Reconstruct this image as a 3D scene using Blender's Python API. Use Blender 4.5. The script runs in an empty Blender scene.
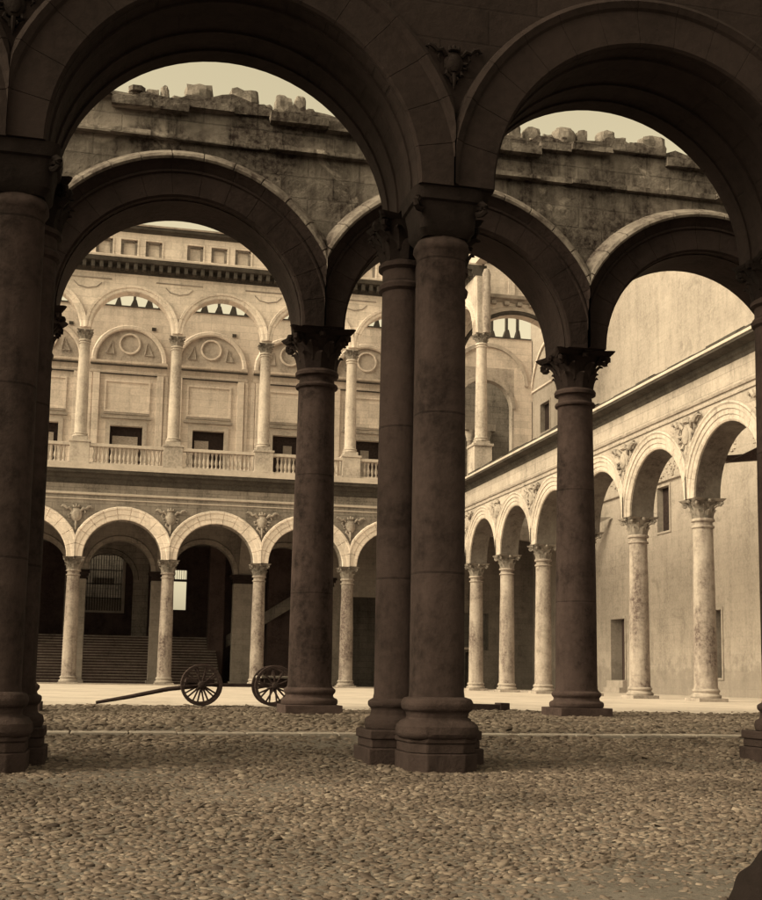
import bpy, bmesh, math, random
import numpy as np
from mathutils import Vector, Matrix
R = math.radians
PI = math.pi
rnd = random.Random(7)
C = bpy.context.scene
col = C.collection

# ------------------------------------------------------------------ materials
def new_mat(name):
    m = bpy.data.materials.new(name); m.use_nodes = True
    nt = m.node_tree; nt.nodes.clear()
    out = nt.nodes.new('ShaderNodeOutputMaterial')
    b = nt.nodes.new('ShaderNodeBsdfPrincipled')
    b.inputs['Roughness'].default_value = .92
    b.inputs['Specular IOR Level'].default_value = .08
    nt.links.new(b.outputs[0], out.inputs[0])
    return m, nt, b

def stone(name, base, stain, axis='y', blocks=None, mortar=.6, stain_amt=.5, stain_scale=.45, streak=.4,
          bump=.35, fine=9., patch=None, patch_amt=.0, blockvar=.12, bias=.0, damp=0):
    """weathered masonry in world space; axis = the direction the wall faces along"""
    m, nt, b = new_mat(name)
    N, L = nt.nodes.new, nt.links.new
    def math_(op, a, c=None, clamp=False):
        n = N('ShaderNodeMath'); n.operation = op; n.use_clamp = clamp
        for i, v in enumerate((a, c)):
            if v is None: continue
            if isinstance(v, (int, float)): n.inputs[i].default_value = v
            else: L(v, n.inputs[i])
        return n.outputs[0]
    def mix(fac, a, c, mode='MIX'):
        n = N('ShaderNodeMix'); n.data_type = 'RGBA'; n.blend_type = mode
        if isinstance(fac, (int, float)): n.inputs[0].default_value = fac
        else: L(fac, n.inputs[0])
        for i, v in ((6, a), (7, c)):
            if isinstance(v, tuple): n.inputs[i].default_value = (*v, 1)
            else: L(v, n.inputs[i])
        return n.outputs[2]
    def ramp(v, lo, hi):
        n = N('ShaderNodeMapRange'); n.inputs[1].default_value = lo; n.inputs[2].default_value = hi
        n.interpolation_type = 'SMOOTHSTEP'
        L(v, n.inputs[0]); return n.outputs[0]
    geo = N('ShaderNodeNewGeometry')
    pos = geo.outputs['Position']
    def noise(scale, detail=5, vec=None, rough=.6, dist=0.):
        n = N('ShaderNodeTexNoise'); n.inputs['Scale'].default_value = scale
        n.inputs['Detail'].default_value = detail; n.inputs['Roughness'].default_value = rough
        n.inputs['Distortion'].default_value = dist
        L(vec if vec is not None else pos, n.inputs['Vector']); return n.outputs[0]
    mp = N('ShaderNodeMapping'); mp.inputs['Scale'].default_value = (1.6, 1.6, .22); L(pos, mp.inputs['Vector'])
    big = noise(stain_scale, 6, dist=.4)
    mid = noise(stain_scale*5, 6, rough=.65)
    strk = noise(1.1, 6, vec=mp.outputs[0], rough=.65)
    fin = noise(fine, 6, rough=.7)
    f = math_('MULTIPLY', ramp(big, .36-bias, .68-bias), stain_amt)
    f2 = math_('MULTIPLY', ramp(strk, .42-bias, .72), streak)
    f3 = math_('MULTIPLY', ramp(mid, .45, .75), stain_amt*.6)
    fac = math_('ADD', math_('ADD', f, f2), f3, True)
    c = mix(fac, base, stain)
    c = mix(ramp(fin, .3, .75), c, mix(.5, c, tuple(min(1, x*1.35) for x in base)))
    if patch:
        pn = noise(.8, 7, dist=.8, rough=.68)
        pf = math_('MULTIPLY', ramp(pn, .56, .66), patch_amt)
        c = mix(pf, c, patch)
    if damp:
        sz = N('ShaderNodeSeparateXYZ'); L(pos, sz.inputs[0])
        dz = math_('ADD', sz.outputs[2], math_('MULTIPLY', mid, -3.2))
        df = math_('MULTIPLY', ramp(dz, .2, -.6), damp)
        c = mix(df, c, stain)
    hgt = math_('ADD', math_('MULTIPLY', fin, .5), math_('MULTIPLY', mid, .8))
    if blocks:
        sep = N('ShaderNodeSeparateXYZ'); L(pos, sep.inputs[0])
        cmb = N('ShaderNodeCombineXYZ')
        L(sep.outputs[0 if axis == 'y' else 1], cmb.inputs[0]); L(sep.outputs[2], cmb.inputs[1])
        wob = N('ShaderNodeVectorMath'); wob.operation = 'ADD'
        wn = N('ShaderNodeTexNoise'); wn.inputs['Scale'].default_value = 1.2; L(pos, wn.inputs['Vector'])
        ws = N('ShaderNodeVectorMath'); ws.operation = 'SCALE'; ws.inputs['Scale'].default_value = .03
        L(wn.outputs['Color'], ws.inputs[0])
        L(cmb.outputs[0], wob.inputs[0]); L(ws.outputs[0], wob.inputs[1])
        bk = N('ShaderNodeTexBrick'); L(wob.outputs[0], bk.inputs['Vector'])
        bk.inputs['Scale'].default_value = 1
        bk.inputs['Brick Width'].default_value = blocks[0]; bk.inputs['Row Height'].default_value = blocks[1]
        bk.inputs['Mortar Size'].default_value = .014; bk.inputs['Mortar Smooth'].default_value = .3
        bk.inputs['Color1'].default_value = (1-blockvar,)*3+(1,); bk.inputs['Color2'].default_value = (1+blockvar*.4,)*3+(1,)
        bk.inputs['Mortar'].default_value = (mortar,)*3+(1,)
        c = mix(1., c, bk.outputs['Color'], 'MULTIPLY')
        hgt = math_('SUBTRACT', hgt, math_('MULTIPLY', bk.outputs['Fac'], .8))
    L(c, b.inputs['Base Color'])
    bp = N('ShaderNodeBump'); bp.inputs['Strength'].default_value = bump; bp.inputs['Distance'].default_value = .05
    L(hgt, bp.inputs['Height']); L(bp.outputs[0], b.inputs['Normal'])
    return m

def sep_col(v, k=1.):            # warm grey of the place
    return (v*k, v*.87*k, v*.80*k)
def red_col(v): return (v, v*.70, v*.68)

M = {}
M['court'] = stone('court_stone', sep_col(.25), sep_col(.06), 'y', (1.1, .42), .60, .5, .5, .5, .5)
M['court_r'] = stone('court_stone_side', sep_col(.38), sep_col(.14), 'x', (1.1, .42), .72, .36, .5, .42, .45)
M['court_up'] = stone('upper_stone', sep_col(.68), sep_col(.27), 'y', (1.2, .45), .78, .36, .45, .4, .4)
M['carve'] = stone('carved_stone', sep_col(.34), sep_col(.08), 'y', None, 1, .5, 1.1, .35, .5)
M['dirt_and_shade'] = stone('dirty_ledge_and_shade_stone', sep_col(.075), sep_col(.03), 'y', None, 1, .6, 1.2, .4, .6, bias=.05)
M['ledge'] = stone('pale_ledge_stone', sep_col(.46), sep_col(.18), 'y', None, 1, .3, .9, .3, .3)
M['court_col'] = stone('court_column_stone', sep_col(.32), red_col(.07), 'y', None, 1, .7, .5, .7, .5)
M['court_cap'] = stone('court_capital_stone', sep_col(.22), sep_col(.05), 'y', None, 1, .7, 1.5, .5, .6)
M['soffit'] = stone('shaded_soffit_stone', sep_col(.13), red_col(.04), 'x', None, 1, .6, .8, .4, .4)  # dark tone paints in the shade under the side arches
M['up_col'] = stone('upper_column_stone', sep_col(.45), sep_col(.17), 'y', None, 1, .6, .6, .35, .25)
M['plaster'] = stone('old_plaster', sep_col(.34), sep_col(.18), 'x', (.9, .38), .95, .42, .38, .45, .5, patch=sep_col(.20), patch_amt=.5, damp=.5, blockvar=.05)
M['plaster_low'] = stone('brown_plaster', sep_col(.22), sep_col(.09), 'y', (.9, .35), .8, .5, .4, .4, .3)
M['mid'] = stone('ruin_stone', sep_col(.25), red_col(.028), 'y', (.95, .40), .7, .85, .9, 1.1, .8, bias=.03,
                 patch=sep_col(.44), patch_amt=.8, blockvar=.25)
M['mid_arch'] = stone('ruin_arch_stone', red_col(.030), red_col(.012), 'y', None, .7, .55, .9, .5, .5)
M['mid_hood'] = stone('ruin_hood_stone', sep_col(.24), red_col(.045), 'y', None, .7, .8, 1.3, .7, .6)
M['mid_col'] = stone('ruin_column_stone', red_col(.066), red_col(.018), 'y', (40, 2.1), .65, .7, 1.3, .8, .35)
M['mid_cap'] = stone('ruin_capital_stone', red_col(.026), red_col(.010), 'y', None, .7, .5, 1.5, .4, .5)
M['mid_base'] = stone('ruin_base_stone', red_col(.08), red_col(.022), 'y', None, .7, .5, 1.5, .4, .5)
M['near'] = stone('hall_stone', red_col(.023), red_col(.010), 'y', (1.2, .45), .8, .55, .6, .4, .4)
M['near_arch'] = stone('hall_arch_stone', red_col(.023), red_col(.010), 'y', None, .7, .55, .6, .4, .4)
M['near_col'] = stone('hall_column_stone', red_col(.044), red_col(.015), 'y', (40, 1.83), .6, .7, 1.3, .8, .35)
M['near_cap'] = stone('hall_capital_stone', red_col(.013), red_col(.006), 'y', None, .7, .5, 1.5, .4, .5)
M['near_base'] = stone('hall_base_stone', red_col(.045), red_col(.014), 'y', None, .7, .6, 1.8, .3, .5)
M['block'] = stone('loose_block_stone', sep_col(.22), sep_col(.06), 'y', None, .7, .6, 1.5, .3, .7)
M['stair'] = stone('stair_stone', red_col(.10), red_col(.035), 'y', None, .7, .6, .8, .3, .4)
M['sand'] = stone('courtyard_sand', sep_col(.48), sep_col(.27), 'y', None, .7, .7, .5, .0, .5, fine=10)
M['earth'] = stone('cobble_bedding', sep_col(.13), sep_col(.05), 'y', None, .7, .5, 1.2, .0, .6, fine=30)
M['strip'] = stone('paving_strip_stone', sep_col(.34), sep_col(.14), 'y', None, .7, .5, 1.4, .0, .4, fine=20)

def simple(name, colr, rough=.85, nscale=12, var=.45, stretch=(1, 1, 1), bump=.3):
    m, nt, b = new_mat(name)
    N, L = nt.nodes.new, nt.links.new
    tc = N('ShaderNodeTexCoord'); mp = N('ShaderNodeMapping'); mp.inputs['Scale'].default_value = stretch
    L(tc.outputs['Object'], mp.inputs['Vector'])
    n = N('ShaderNodeTexNoise'); n.inputs['Scale'].default_value = nscale; n.inputs['Detail'].default_value = 6
    L(mp.outputs[0], n.inputs['Vector'])
    r = N('ShaderNodeValToRGB'); r.color_ramp.elements[0].position = .3; r.color_ramp.elements[1].position = .72
    r.color_ramp.elements[0].color = (*[c*(1-var) for c in colr], 1); r.color_ramp.elements[1].color = (*[c*(1+var) for c in colr], 1)
    L(n.outputs[0], r.inputs[0]); L(r.outputs[0], b.inputs['Base Color'])
    bp = N('ShaderNodeBump'); bp.inputs['Strength'].default_value = bump; bp.inputs['Distance'].default_value = .02
    L(n.outputs[0], bp.inputs['Height']); L(bp.outputs[0], b.inputs['Normal'])
    b.inputs['Roughness'].default_value = rough
    return m
M['wood'] = simple('weathered_wood', red_col(.055), .8, 8, .5, (1, 6, 6))
M['wood_pale'] = simple('pale_wood', sep_col(.34), .8, 8, .4, (1, 6, 6))
M['iron'] = simple('rusty_iron_and_shade', red_col(.035), .6, 30, .4)
M['shutter'] = simple('dark_shutter', red_col(.03), .7, 8, .4)
M['grey_shutter'] = simple('grey_blind', sep_col(.22), .8, 8, .2)
M['grille_board'] = simple('pale_lattice', sep_col(.30), .8, 8, .3)

# cobbles: a value per stone from a mesh attribute
m, nt, b = new_mat('cobble_stone')
at = nt.nodes.new('ShaderNodeAttribute'); at.attribute_name = 'tone'; at.attribute_type = 'GEOMETRY'
rp = nt.nodes.new('ShaderNodeValToRGB')
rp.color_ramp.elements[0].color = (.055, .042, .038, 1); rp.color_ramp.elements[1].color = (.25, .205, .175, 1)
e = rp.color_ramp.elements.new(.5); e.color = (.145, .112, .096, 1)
g = nt.nodes.new('ShaderNodeNewGeometry')
n1 = nt.nodes.new('ShaderNodeTexNoise'); n1.inputs['Scale'].default_value = .5; n1.inputs['Detail'].default_value = 4
nt.links.new(g.outputs['Position'], n1.inputs['Vector'])
mr = nt.nodes.new('ShaderNodeMapRange'); mr.inputs[1].default_value = .3; mr.inputs[2].default_value = .7
mr.inputs[3].default_value = .55; mr.inputs[4].default_value = 1.15
nt.links.new(n1.outputs[0], mr.inputs[0])
mx = nt.nodes.new('ShaderNodeMix'); mx.data_type = 'RGBA'; mx.blend_type = 'MULTIPLY'; mx.inputs[0].default_value = 1
nt.links.new(at.outputs['Fac'], rp.inputs[0]); nt.links.new(rp.outputs[0], mx.inputs[6]); nt.links.new(mr.outputs[0], mx.inputs[7])
nt.links.new(mx.outputs[2], b.inputs['Base Color'])
n2 = nt.nodes.new('ShaderNodeTexNoise'); n2.inputs['Scale'].default_value = 40
nt.links.new(g.outputs['Position'], n2.inputs['Vector'])
bp = nt.nodes.new('ShaderNodeBump'); bp.inputs['Strength'].default_value = .4; bp.inputs['Distance'].default_value = .01
nt.links.new(n2.outputs[0], bp.inputs['Height']); nt.links.new(bp.outputs[0], b.inputs['Normal'])
b.inputs['Roughness'].default_value = .75
M['cobble'] = m

# ------------------------------------------------------------------ mesh builder
class MB:
    def __init__(s, T=None): s.v = []; s.f = []; s.T = T
    def P(s, p):
        s.v.append(tuple(s.T(*p)) if s.T else tuple(p)); return len(s.v)-1
    def face(s, *pts): s.f.append([s.P(p) for p in pts])
    def add(s, vs, fs, mat=None):
        o = len(s.v)
        for p in vs:
            if mat: p = mat @ Vector(p)
            s.P(p)
        s.f += [[i+o for i in f] for f in fs]
    def box(s, x0, x1, y0, y1, z0, z1, j=0.):
        q = lambda a: a+(rnd.uniform(-j, j) if j else 0)
        vs = [(q(x), q(y), q(z)) for x in (x0, x1) for y in (y0, y1) for z in (z0, z1)]
        s.add(vs, [(0, 1, 3, 2), (4, 6, 7, 5), (0, 4, 5, 1), (2, 3, 7, 6), (0, 2, 6, 4), (1, 5, 7, 3)])
    def extr(s, prof, u0, u1):            # closed (d, z) profile along u
        n = len(prof)
        a = [s.P((u0, d, z)) for d, z in prof]; b_ = [s.P((u1, d, z)) for d, z in prof]
        for i in range(n): s.f.append([a[i], a[(i+1) % n], b_[(i+1) % n], b_[i]])
        s.f.append(a[::-1]); s.f.append(b_)
    def lathe(s, prof, seg=24, c=(0, 0, 0), sq=None):
        rings = []
        for r, z in prof:
            ring = []
            for i in range(seg):
                a = 2*PI*(i+.5)/seg; ring.append(s.P((c[0]+r*math.cos(a), c[1]+r*math.sin(a), c[2]+z)))
            rings.append(ring)
        for k in range(len(rings)-1):
            for i in range(seg):
                j = (i+1) % seg; s.f.append([rings[k][i], rings[k][j], rings[k+1][j], rings[k+1][i]])
        s.f.append(rings[0][::-1]); s.f.append(rings[-1])
    def tube(s, pts, rad, seg=7):
        pts = [Vector(p) for p in pts]; rings = []
        rr = rad if isinstance(rad, (list, tuple)) else [rad]*len(pts)
        for i, p in enumerate(pts):
            t = (pts[min(i+1, len(pts)-1)]-pts[max(i-1, 0)]).normalized()
            a = t.cross(Vector((0, 0, 1)) if abs(t.z) < .9 else Vector((1, 0, 0))).normalized(); b_ = t.cross(a)
            rings.append([s.P(p+(a*math.cos(2*PI*k/seg)+b_*math.sin(2*PI*k/seg))*rr[i]) for k in range(seg)])
        for k in range(len(rings)-1):
            for i in range(seg):
                j = (i+1) % seg; s.f.append([rings[k][i], rings[k][j], rings[k+1][j], rings[k+1][i]])
        s.f.append(rings[0][::-1]); s.f.append(rings[-1])
    def blob(s, c, r, n=6):               # rounded lump
        rings = []
        for i in range(1, n):
            t = PI*i/n
            rings.append([s.P((c[0]+r[0]*math.sin(t)*math.cos(2*PI*k/(2*n)), c[1]+r[1]*math.sin(t)*math.sin(2*PI*k/(2*n)), c[2]+r[2]*math.cos(t))) for k in range(2*n)])
        for a, b_ in zip(rings, rings[1:]):
            for i in range(2*n): j = (i+1) % (2*n); s.f.append([a[i], a[j], b_[j], b_[i]])
        s.f.append(rings[0]); s.f.append(rings[-1][::-1])
    def wall(s, u0, u1, z0, z1, d0, d1, holes=()):
        us = sorted({u0, u1, *[h[0] for h in holes], *[h[1] for h in holes]}); zs = sorted({z0, z1, *[h[2] for h in holes], *[h[3] for h in holes]})
        us = [u for u in us if u0 <= u <= u1]; zs = [z for z in zs if z0 <= z <= z1]
        def solid(i, j):
            if i < 0 or j < 0 or i >= len(us)-1 or j >= len(zs)-1: return False
            cu, cz = (us[i]+us[i+1])/2, (zs[j]+zs[j+1])/2
            return not any(h[0] < cu < h[1] and h[2] < cz < h[3] for h in holes)
        for i in range(len(us)-1):
            for j in range(len(zs)-1):
                if not solid(i, j): continue
                a, b_, c, d = us[i], us[i+1], zs[j], zs[j+1]
                s.face((a, d0, c), (b_, d0, c), (b_, d0, d), (a, d0, d)); s.face((a, d1, c), (a, d1, d), (b_, d1, d), (b_, d1, c))
                if not solid(i-1, j): s.face((a, d0, c), (a, d0, d), (a, d1, d), (a, d1, c))
                if not solid(i+1, j): s.face((b_, d0, c), (b_, d1, c), (b_, d1, d), (b_, d0, d))
                if not solid(i, j-1): s.face((a, d0, c), (a, d1, c), (b_, d1, c), (b_, d0, c))
                if not solid(i, j+1): s.face((a, d0, d), (b_, d0, d), (b_, d1, d), (a, d1, d))
    def arch_wall(s, bays, r, zs, ztop, d0, d1, n=28, sub=1):
        """bays = [(b0, c, b1)...]; ztop number or function(u)"""
        zt = ztop if callable(ztop) else (lambda u: ztop)
        prof = []
        for b0, c, b1 in bays:
            k = max(1, int((c-r-b0)/.2)) if sub > 1 else 1
            prof += [(b0+(c-r-b0)*i/k, zs) for i in range(k)]
            prof += [(c-r*math.cos(PI*i/n), zs+r*math.sin(PI*i/n)) for i in range(n+1)]
            prof += [(c+r+(b1-c-r)*i/k, zs) for i in range(1, k)]
        prof.append((bays[-1][2], zs))
        p2 = [prof[0]]
        for q in prof[1:]:
            if q[0]-p2[-1][0] > 1e-5 or abs(q[1]-p2[-1][1]) > 1e-5: p2.append(q)
        prof = p2
        for (u, z), (u2, z2) in zip(prof, prof[1:]):
            t, t2 = zt(u), zt(u2)
            s.face((u, d0, z), (u2, d0, z2), (u2, d0, t2), (u, d0, t)); s.face((u, d1, z), (u, d1, t), (u2, d1, t2), (u2, d1, z2))
            s.face((u, d0, z), (u, d1, z), (u2, d1, z2), (u2, d0, z2)); s.face((u, d0, t), (u2, d0, t2), (u2, d1, t2), (u, d1, t))
        for u, z in (prof[0], prof[-1]): s.face((u, d0, z), (u, d1, z), (u, d1, zt(u)), (u, d0, zt(u)))
    def ring(s, c, zs, prof, hb0, hb1=None, th0=0., th1=PI, n=30, joints=0, gap=.02, depth=.03):
        """moulding swept round an arch: prof = [(radius, d)...]; clipped at c-hb0 / c+hb1"""
        hb1 = hb0 if hb1 is None else hb1
        ths = [th0+(th1-th0)*i/n for i in range(n+1)]; gr = {}
        if joints:
            ths = []
            for k in range(joints):
                a, b_ = th0+(th1-th0)*k/joints, th0+(th1-th0)*(k+1)/joints
                g_ = gap/prof[-1][0]
                m_ = max(2, n//joints)
                for i in range(m_+1): ths.append(a+g_+(b_-a-g_)*i/m_)
                if k < joints-1:
                    t = b_+g_*.5; ths.append(t); gr[len(ths)-1] = 1
        rings = []
        for i, t in enumerate(ths):
            o = []
            for r, d in prof:
                u = max(c-hb0, min(c+hb1, c-r*math.cos(t)))
                dd = d+depth if i in gr and d < -1e-4 else d
                o.append(s.P((u, min(dd, max(d, -.002)) if i in gr else dd, zs+r*math.sin(t))))
            rings.append(o)
        for a, b_ in zip(rings, rings[1:]):
            for i in range(len(prof)-1): s.f.append([a[i], b_[i], b_[i+1], a[i+1]])
        for a in (rings[0], rings[-1]): s.f.append(a[:])
    def build(s, name, mat, parent=None, smooth=False, recalc=True, weld=True, bevel=0, extra=None):
        me = bpy.data.meshes.new(name)
        o = bpy.data.objects.new(name, me); col.objects.link(o)
        off = Vector((0, 0, 0))
        if parent is not None:
            o.parent = parent; off = s_world(parent) if not getattr(s, 'local', False) else Vector((0, 0, 0))
        me.from_pydata([Vector(p)-off for p in s.v], [], s.f)
        bm = bmesh.new(); bm.from_mesh(me)
        if weld: bmesh.ops.remove_doubles(bm, verts=bm.verts, dist=.0004)
        if recalc: bmesh.ops.recalc_face_normals(bm, faces=bm.faces)
        bm.to_mesh(me); bm.free()
        me.materials.append(mat)
        if extra: me.materials.append(extra)
        if smooth:
            me.polygons.foreach_set('use_smooth', [True]*len(me.polygons))
            try: me.set_sharp_from_angle(angle=R(smooth if smooth is not True else 40))
            except Exception: pass
        if bevel:
            md = o.modifiers.new('bevel', 'BEVEL'); md.width = bevel; md.segments = 2; md.limit_method = 'ANGLE'; md.angle_limit = R(35)
        return o
def s_world(o):
    v = Vector(o.location); p = o.parent
    while p is not None: v += Vector(p.location); p = p.parent
    return v
def tag(o, label=None, cat=None, group=None, kind=None):
    if label: o['label'] = label
    if cat: o['category'] = cat
    if group: o['group'] = group
    if kind: o['kind'] = kind
    return o
def thing(name, loc, label, cat, group=None):
    o = bpy.data.objects.new(name, None); o.empty_display_size = .3; col.objects.link(o); o.location = loc
    return tag(o, label, cat, group)
def LMB():
    m = MB(); m.local = True; return m

# ------------------------------------------------------------------ ground
def gz(y):
    def ss(a, b_, t):
        t = max(0, min(1, (t-a)/(b_-a))); return t*t*(3-2*t)
    return -.44+.08*ss(5, 12, y)+.36*ss(12.4, 20.5, y)
GB = MB()
xs = [-120, -60, -30, -12] + [-6+1.*i for i in range(33)] + [40, 60, 120]
ys = [-60, -20, -5] + [i*.75 for i in range(34)] + [26, 28, 32, 40, 60, 90, 160, 400]
idx = [[GB.P((x, y, gz(y)-.012)) for x in xs] for y in ys]
for i in range(len(ys)-1):
    for j in range(len(xs)-1): GB.f.append([idx[i][j], idx[i][j+1], idx[i+1][j+1], idx[i+1][j]])
me = bpy.data.meshes.new('ground'); me.from_pydata(GB.v, [], GB.f); me.materials.append(M['earth'])
gr = bpy.data.objects.new('ground', me); col.objects.link(gr); gr['kind'] = 'structure'

# pale sand of the open court, its near edge wandering over the cobbles
SB = MB()
rr = random.Random(3)
edge = []
x = -40.
while x <= 30:
    base_y = 24.7 if x < 4 else 23.5
    edge.append((x, base_y+.35*math.sin(x*.9)+.25*math.sin(x*2.3+1)+rr.uniform(-.35, .35))); x += .25
for (x0, y0), (x1, y1) in zip(edge, edge[1:]):
    SB.face((x0, y0, .004), (x1, y1, .004), (x1, 34, .012), (x0, 34, .012)); SB.face((x0, 34, .012), (x1, 34, .012), (x1, 100, .012), (x0, 100, .012))
o = SB.build('courtyard_sand', M['sand'], recalc=False); o['kind'] = 'structure'

# cobbles
def cobbles():
    r = np.random.default_rng(5)
    seg = 7
    ring = np.array([[math.cos(2*PI*k/seg), math.sin(2*PI*k/seg)] for k in range(seg)])
    prof = [(1., -.5), (.96, .45), (.72, .92)]
    base = []
    for rr_, z in prof:
        for k in range(seg): base.append((ring[k, 0]*rr_, ring[k, 1]*rr_, z))
    base.append((0, 0, 1.)); base = np.array(base)
    faces = []
    for q in range(2):
        for k in range(seg): faces.append((q*seg+k, q*seg+(k+1) % seg, (q+1)*seg+(k+1) % seg, (q+1)*seg+k))
    tris = [(2*seg+k, 2*seg+(k+1) % seg, 3*seg) for k in range(seg)]
    pts = []
    y = 3.0
    while y < 26.6:
        sz = .027 if y < 8 else (.032 if y < 12 else (.040 if y < 16 else .055))
        x0, x1 = -1.2-.34*y*.62, 2.6+.72*y
        if y > 14: x1 = min(x1, 19.5)
        x = x0+r.uniform(0, .1)
        while x < x1:
            k_ = math.exp(r.normal(0, .2)); a = .92*sz*r.uniform(.8, 1.45)*k_; bb = sz*r.uniform(.45, .8)*k_
            pts.append((x, y+r.normal(0, sz*.22), a, bb, r.normal(0, .35)))
            x += a*1.86+r.uniform(0, .010)
        y += sz*1.28
    P = np.array(pts)
    # keep the sand edge ragged
    ex = np.array(edge)
    ey = np.interp(P[:, 0], ex[:, 0], ex[:, 1])
    keep = P[:, 1] < ey+.15+r.exponential(.45, len(P))*(r.random(len(P)) < .45)
    wav = .08*np.sin(P[:, 0]*1.3)+.05*np.sin(P[:, 0]*3.1)
    strip = (P[:, 1] > 16.62+wav) & (P[:, 1] < 17.18+wav)
    keep &= ~(strip & (r.random(len(P)) < .62))
    P = P[keep]; n = len(P)
    ca, sa = np.cos(P[:, 4]), np.sin(P[:, 4])
    B_ = base[None, :, :]*np.stack([P[:, 2], P[:, 3], P[:, 3]*r.uniform(.2, .62, n)], 1)[:, None, :]
    jit = 1+r.normal(0, .10, (n, base.shape[0]))
    X = B_[..., 0]*jit; Y = B_[..., 1]*jit; Z = B_[..., 2]
    tx, ty = r.normal(0, .2, n), r.normal(0, .2, n)
    Z = Z+X*tx[:, None]+Y*ty[:, None]
    gx = X*ca[:, None]-Y*sa[:, None]+P[:, 0][:, None]; gy = X*sa[:, None]+Y*ca[:, None]+P[:, 1][:, None]
    g0 = np.array([gz(v) for v in P[:, 1]])-.012
    lf = np.sin(P[:, 0]*.9+1.3*np.sin(P[:, 1]*.7))+np.sin(P[:, 1]*1.15+P[:, 0]*.6)+.6*np.sin(P[:, 0]*2.3-P[:, 1]*1.9)
    Z = Z-(np.clip(lf-.6, 0, 1.6)*.005+r.exponential(.003, n))[:, None]
    Z = Z+g0[:, None]
    V = np.stack([gx, gy, Z], -1).reshape(-1, 3)
    nv = base.shape[0]
    q = np.array(faces); t = np.array(tris)
    off = (np.arange(n)*nv)[:, None, None]
    Q = (q[None]+off).reshape(-1, 4); T_ = (t[None]+off).reshape(-1, 3)
    me = bpy.data.meshes.new('cobblestones')
    me.vertices.add(len(V)); me.vertices.foreach_set('co', V.ravel())
    nl = Q.size+T_.size; me.loops.add(nl)
    me.loops.foreach_set('vertex_index', np.concatenate([Q.ravel(), T_.ravel()]))
    me.polygons.add(len(Q)+len(T_))
    st = np.concatenate([np.arange(len(Q))*4, len(Q)*4+np.arange(len(T_))*3])
    me.polygons.foreach_set('loop_start', st)
    me.polygons.foreach_set('use_smooth', np.ones(len(Q)+len(T_), bool))
    me.update(calc_edges=True); me.validate()
    a = me.attributes.new('tone', 'FLOAT', 'POINT')
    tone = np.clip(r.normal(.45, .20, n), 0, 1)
    tone = np.clip(tone+.22*np.clip((P[:, 1]-14)/4, 0, 1), 0, 1)  # farther cobbles lightened to offset the shade of the walls
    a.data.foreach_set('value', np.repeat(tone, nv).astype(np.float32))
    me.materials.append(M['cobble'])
    o = bpy.data.objects.new('cobblestones', me); col.objects.link(o)
    tag(o, 'rough grey brown cobbles paving the foreground of the court', 'cobblestones', kind='stuff')
    print('cobbles', n)
cobbles()
# worn flat kerb line set flush across the cobbles
KB = MB(); x = -8.
while x < 19:
    w = rnd.uniform(.5, 1.1)
    KB.box(x, x+w-.02, 16.66+rnd.uniform(-.04, .04), 17.12+rnd.uniform(-.06, .06), -.5, gz(16.9)+.004+rnd.uniform(0, .008)); x += w
o = KB.build('paving_strip', M['strip'], bevel=.01); o['kind'] = 'structure'

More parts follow.
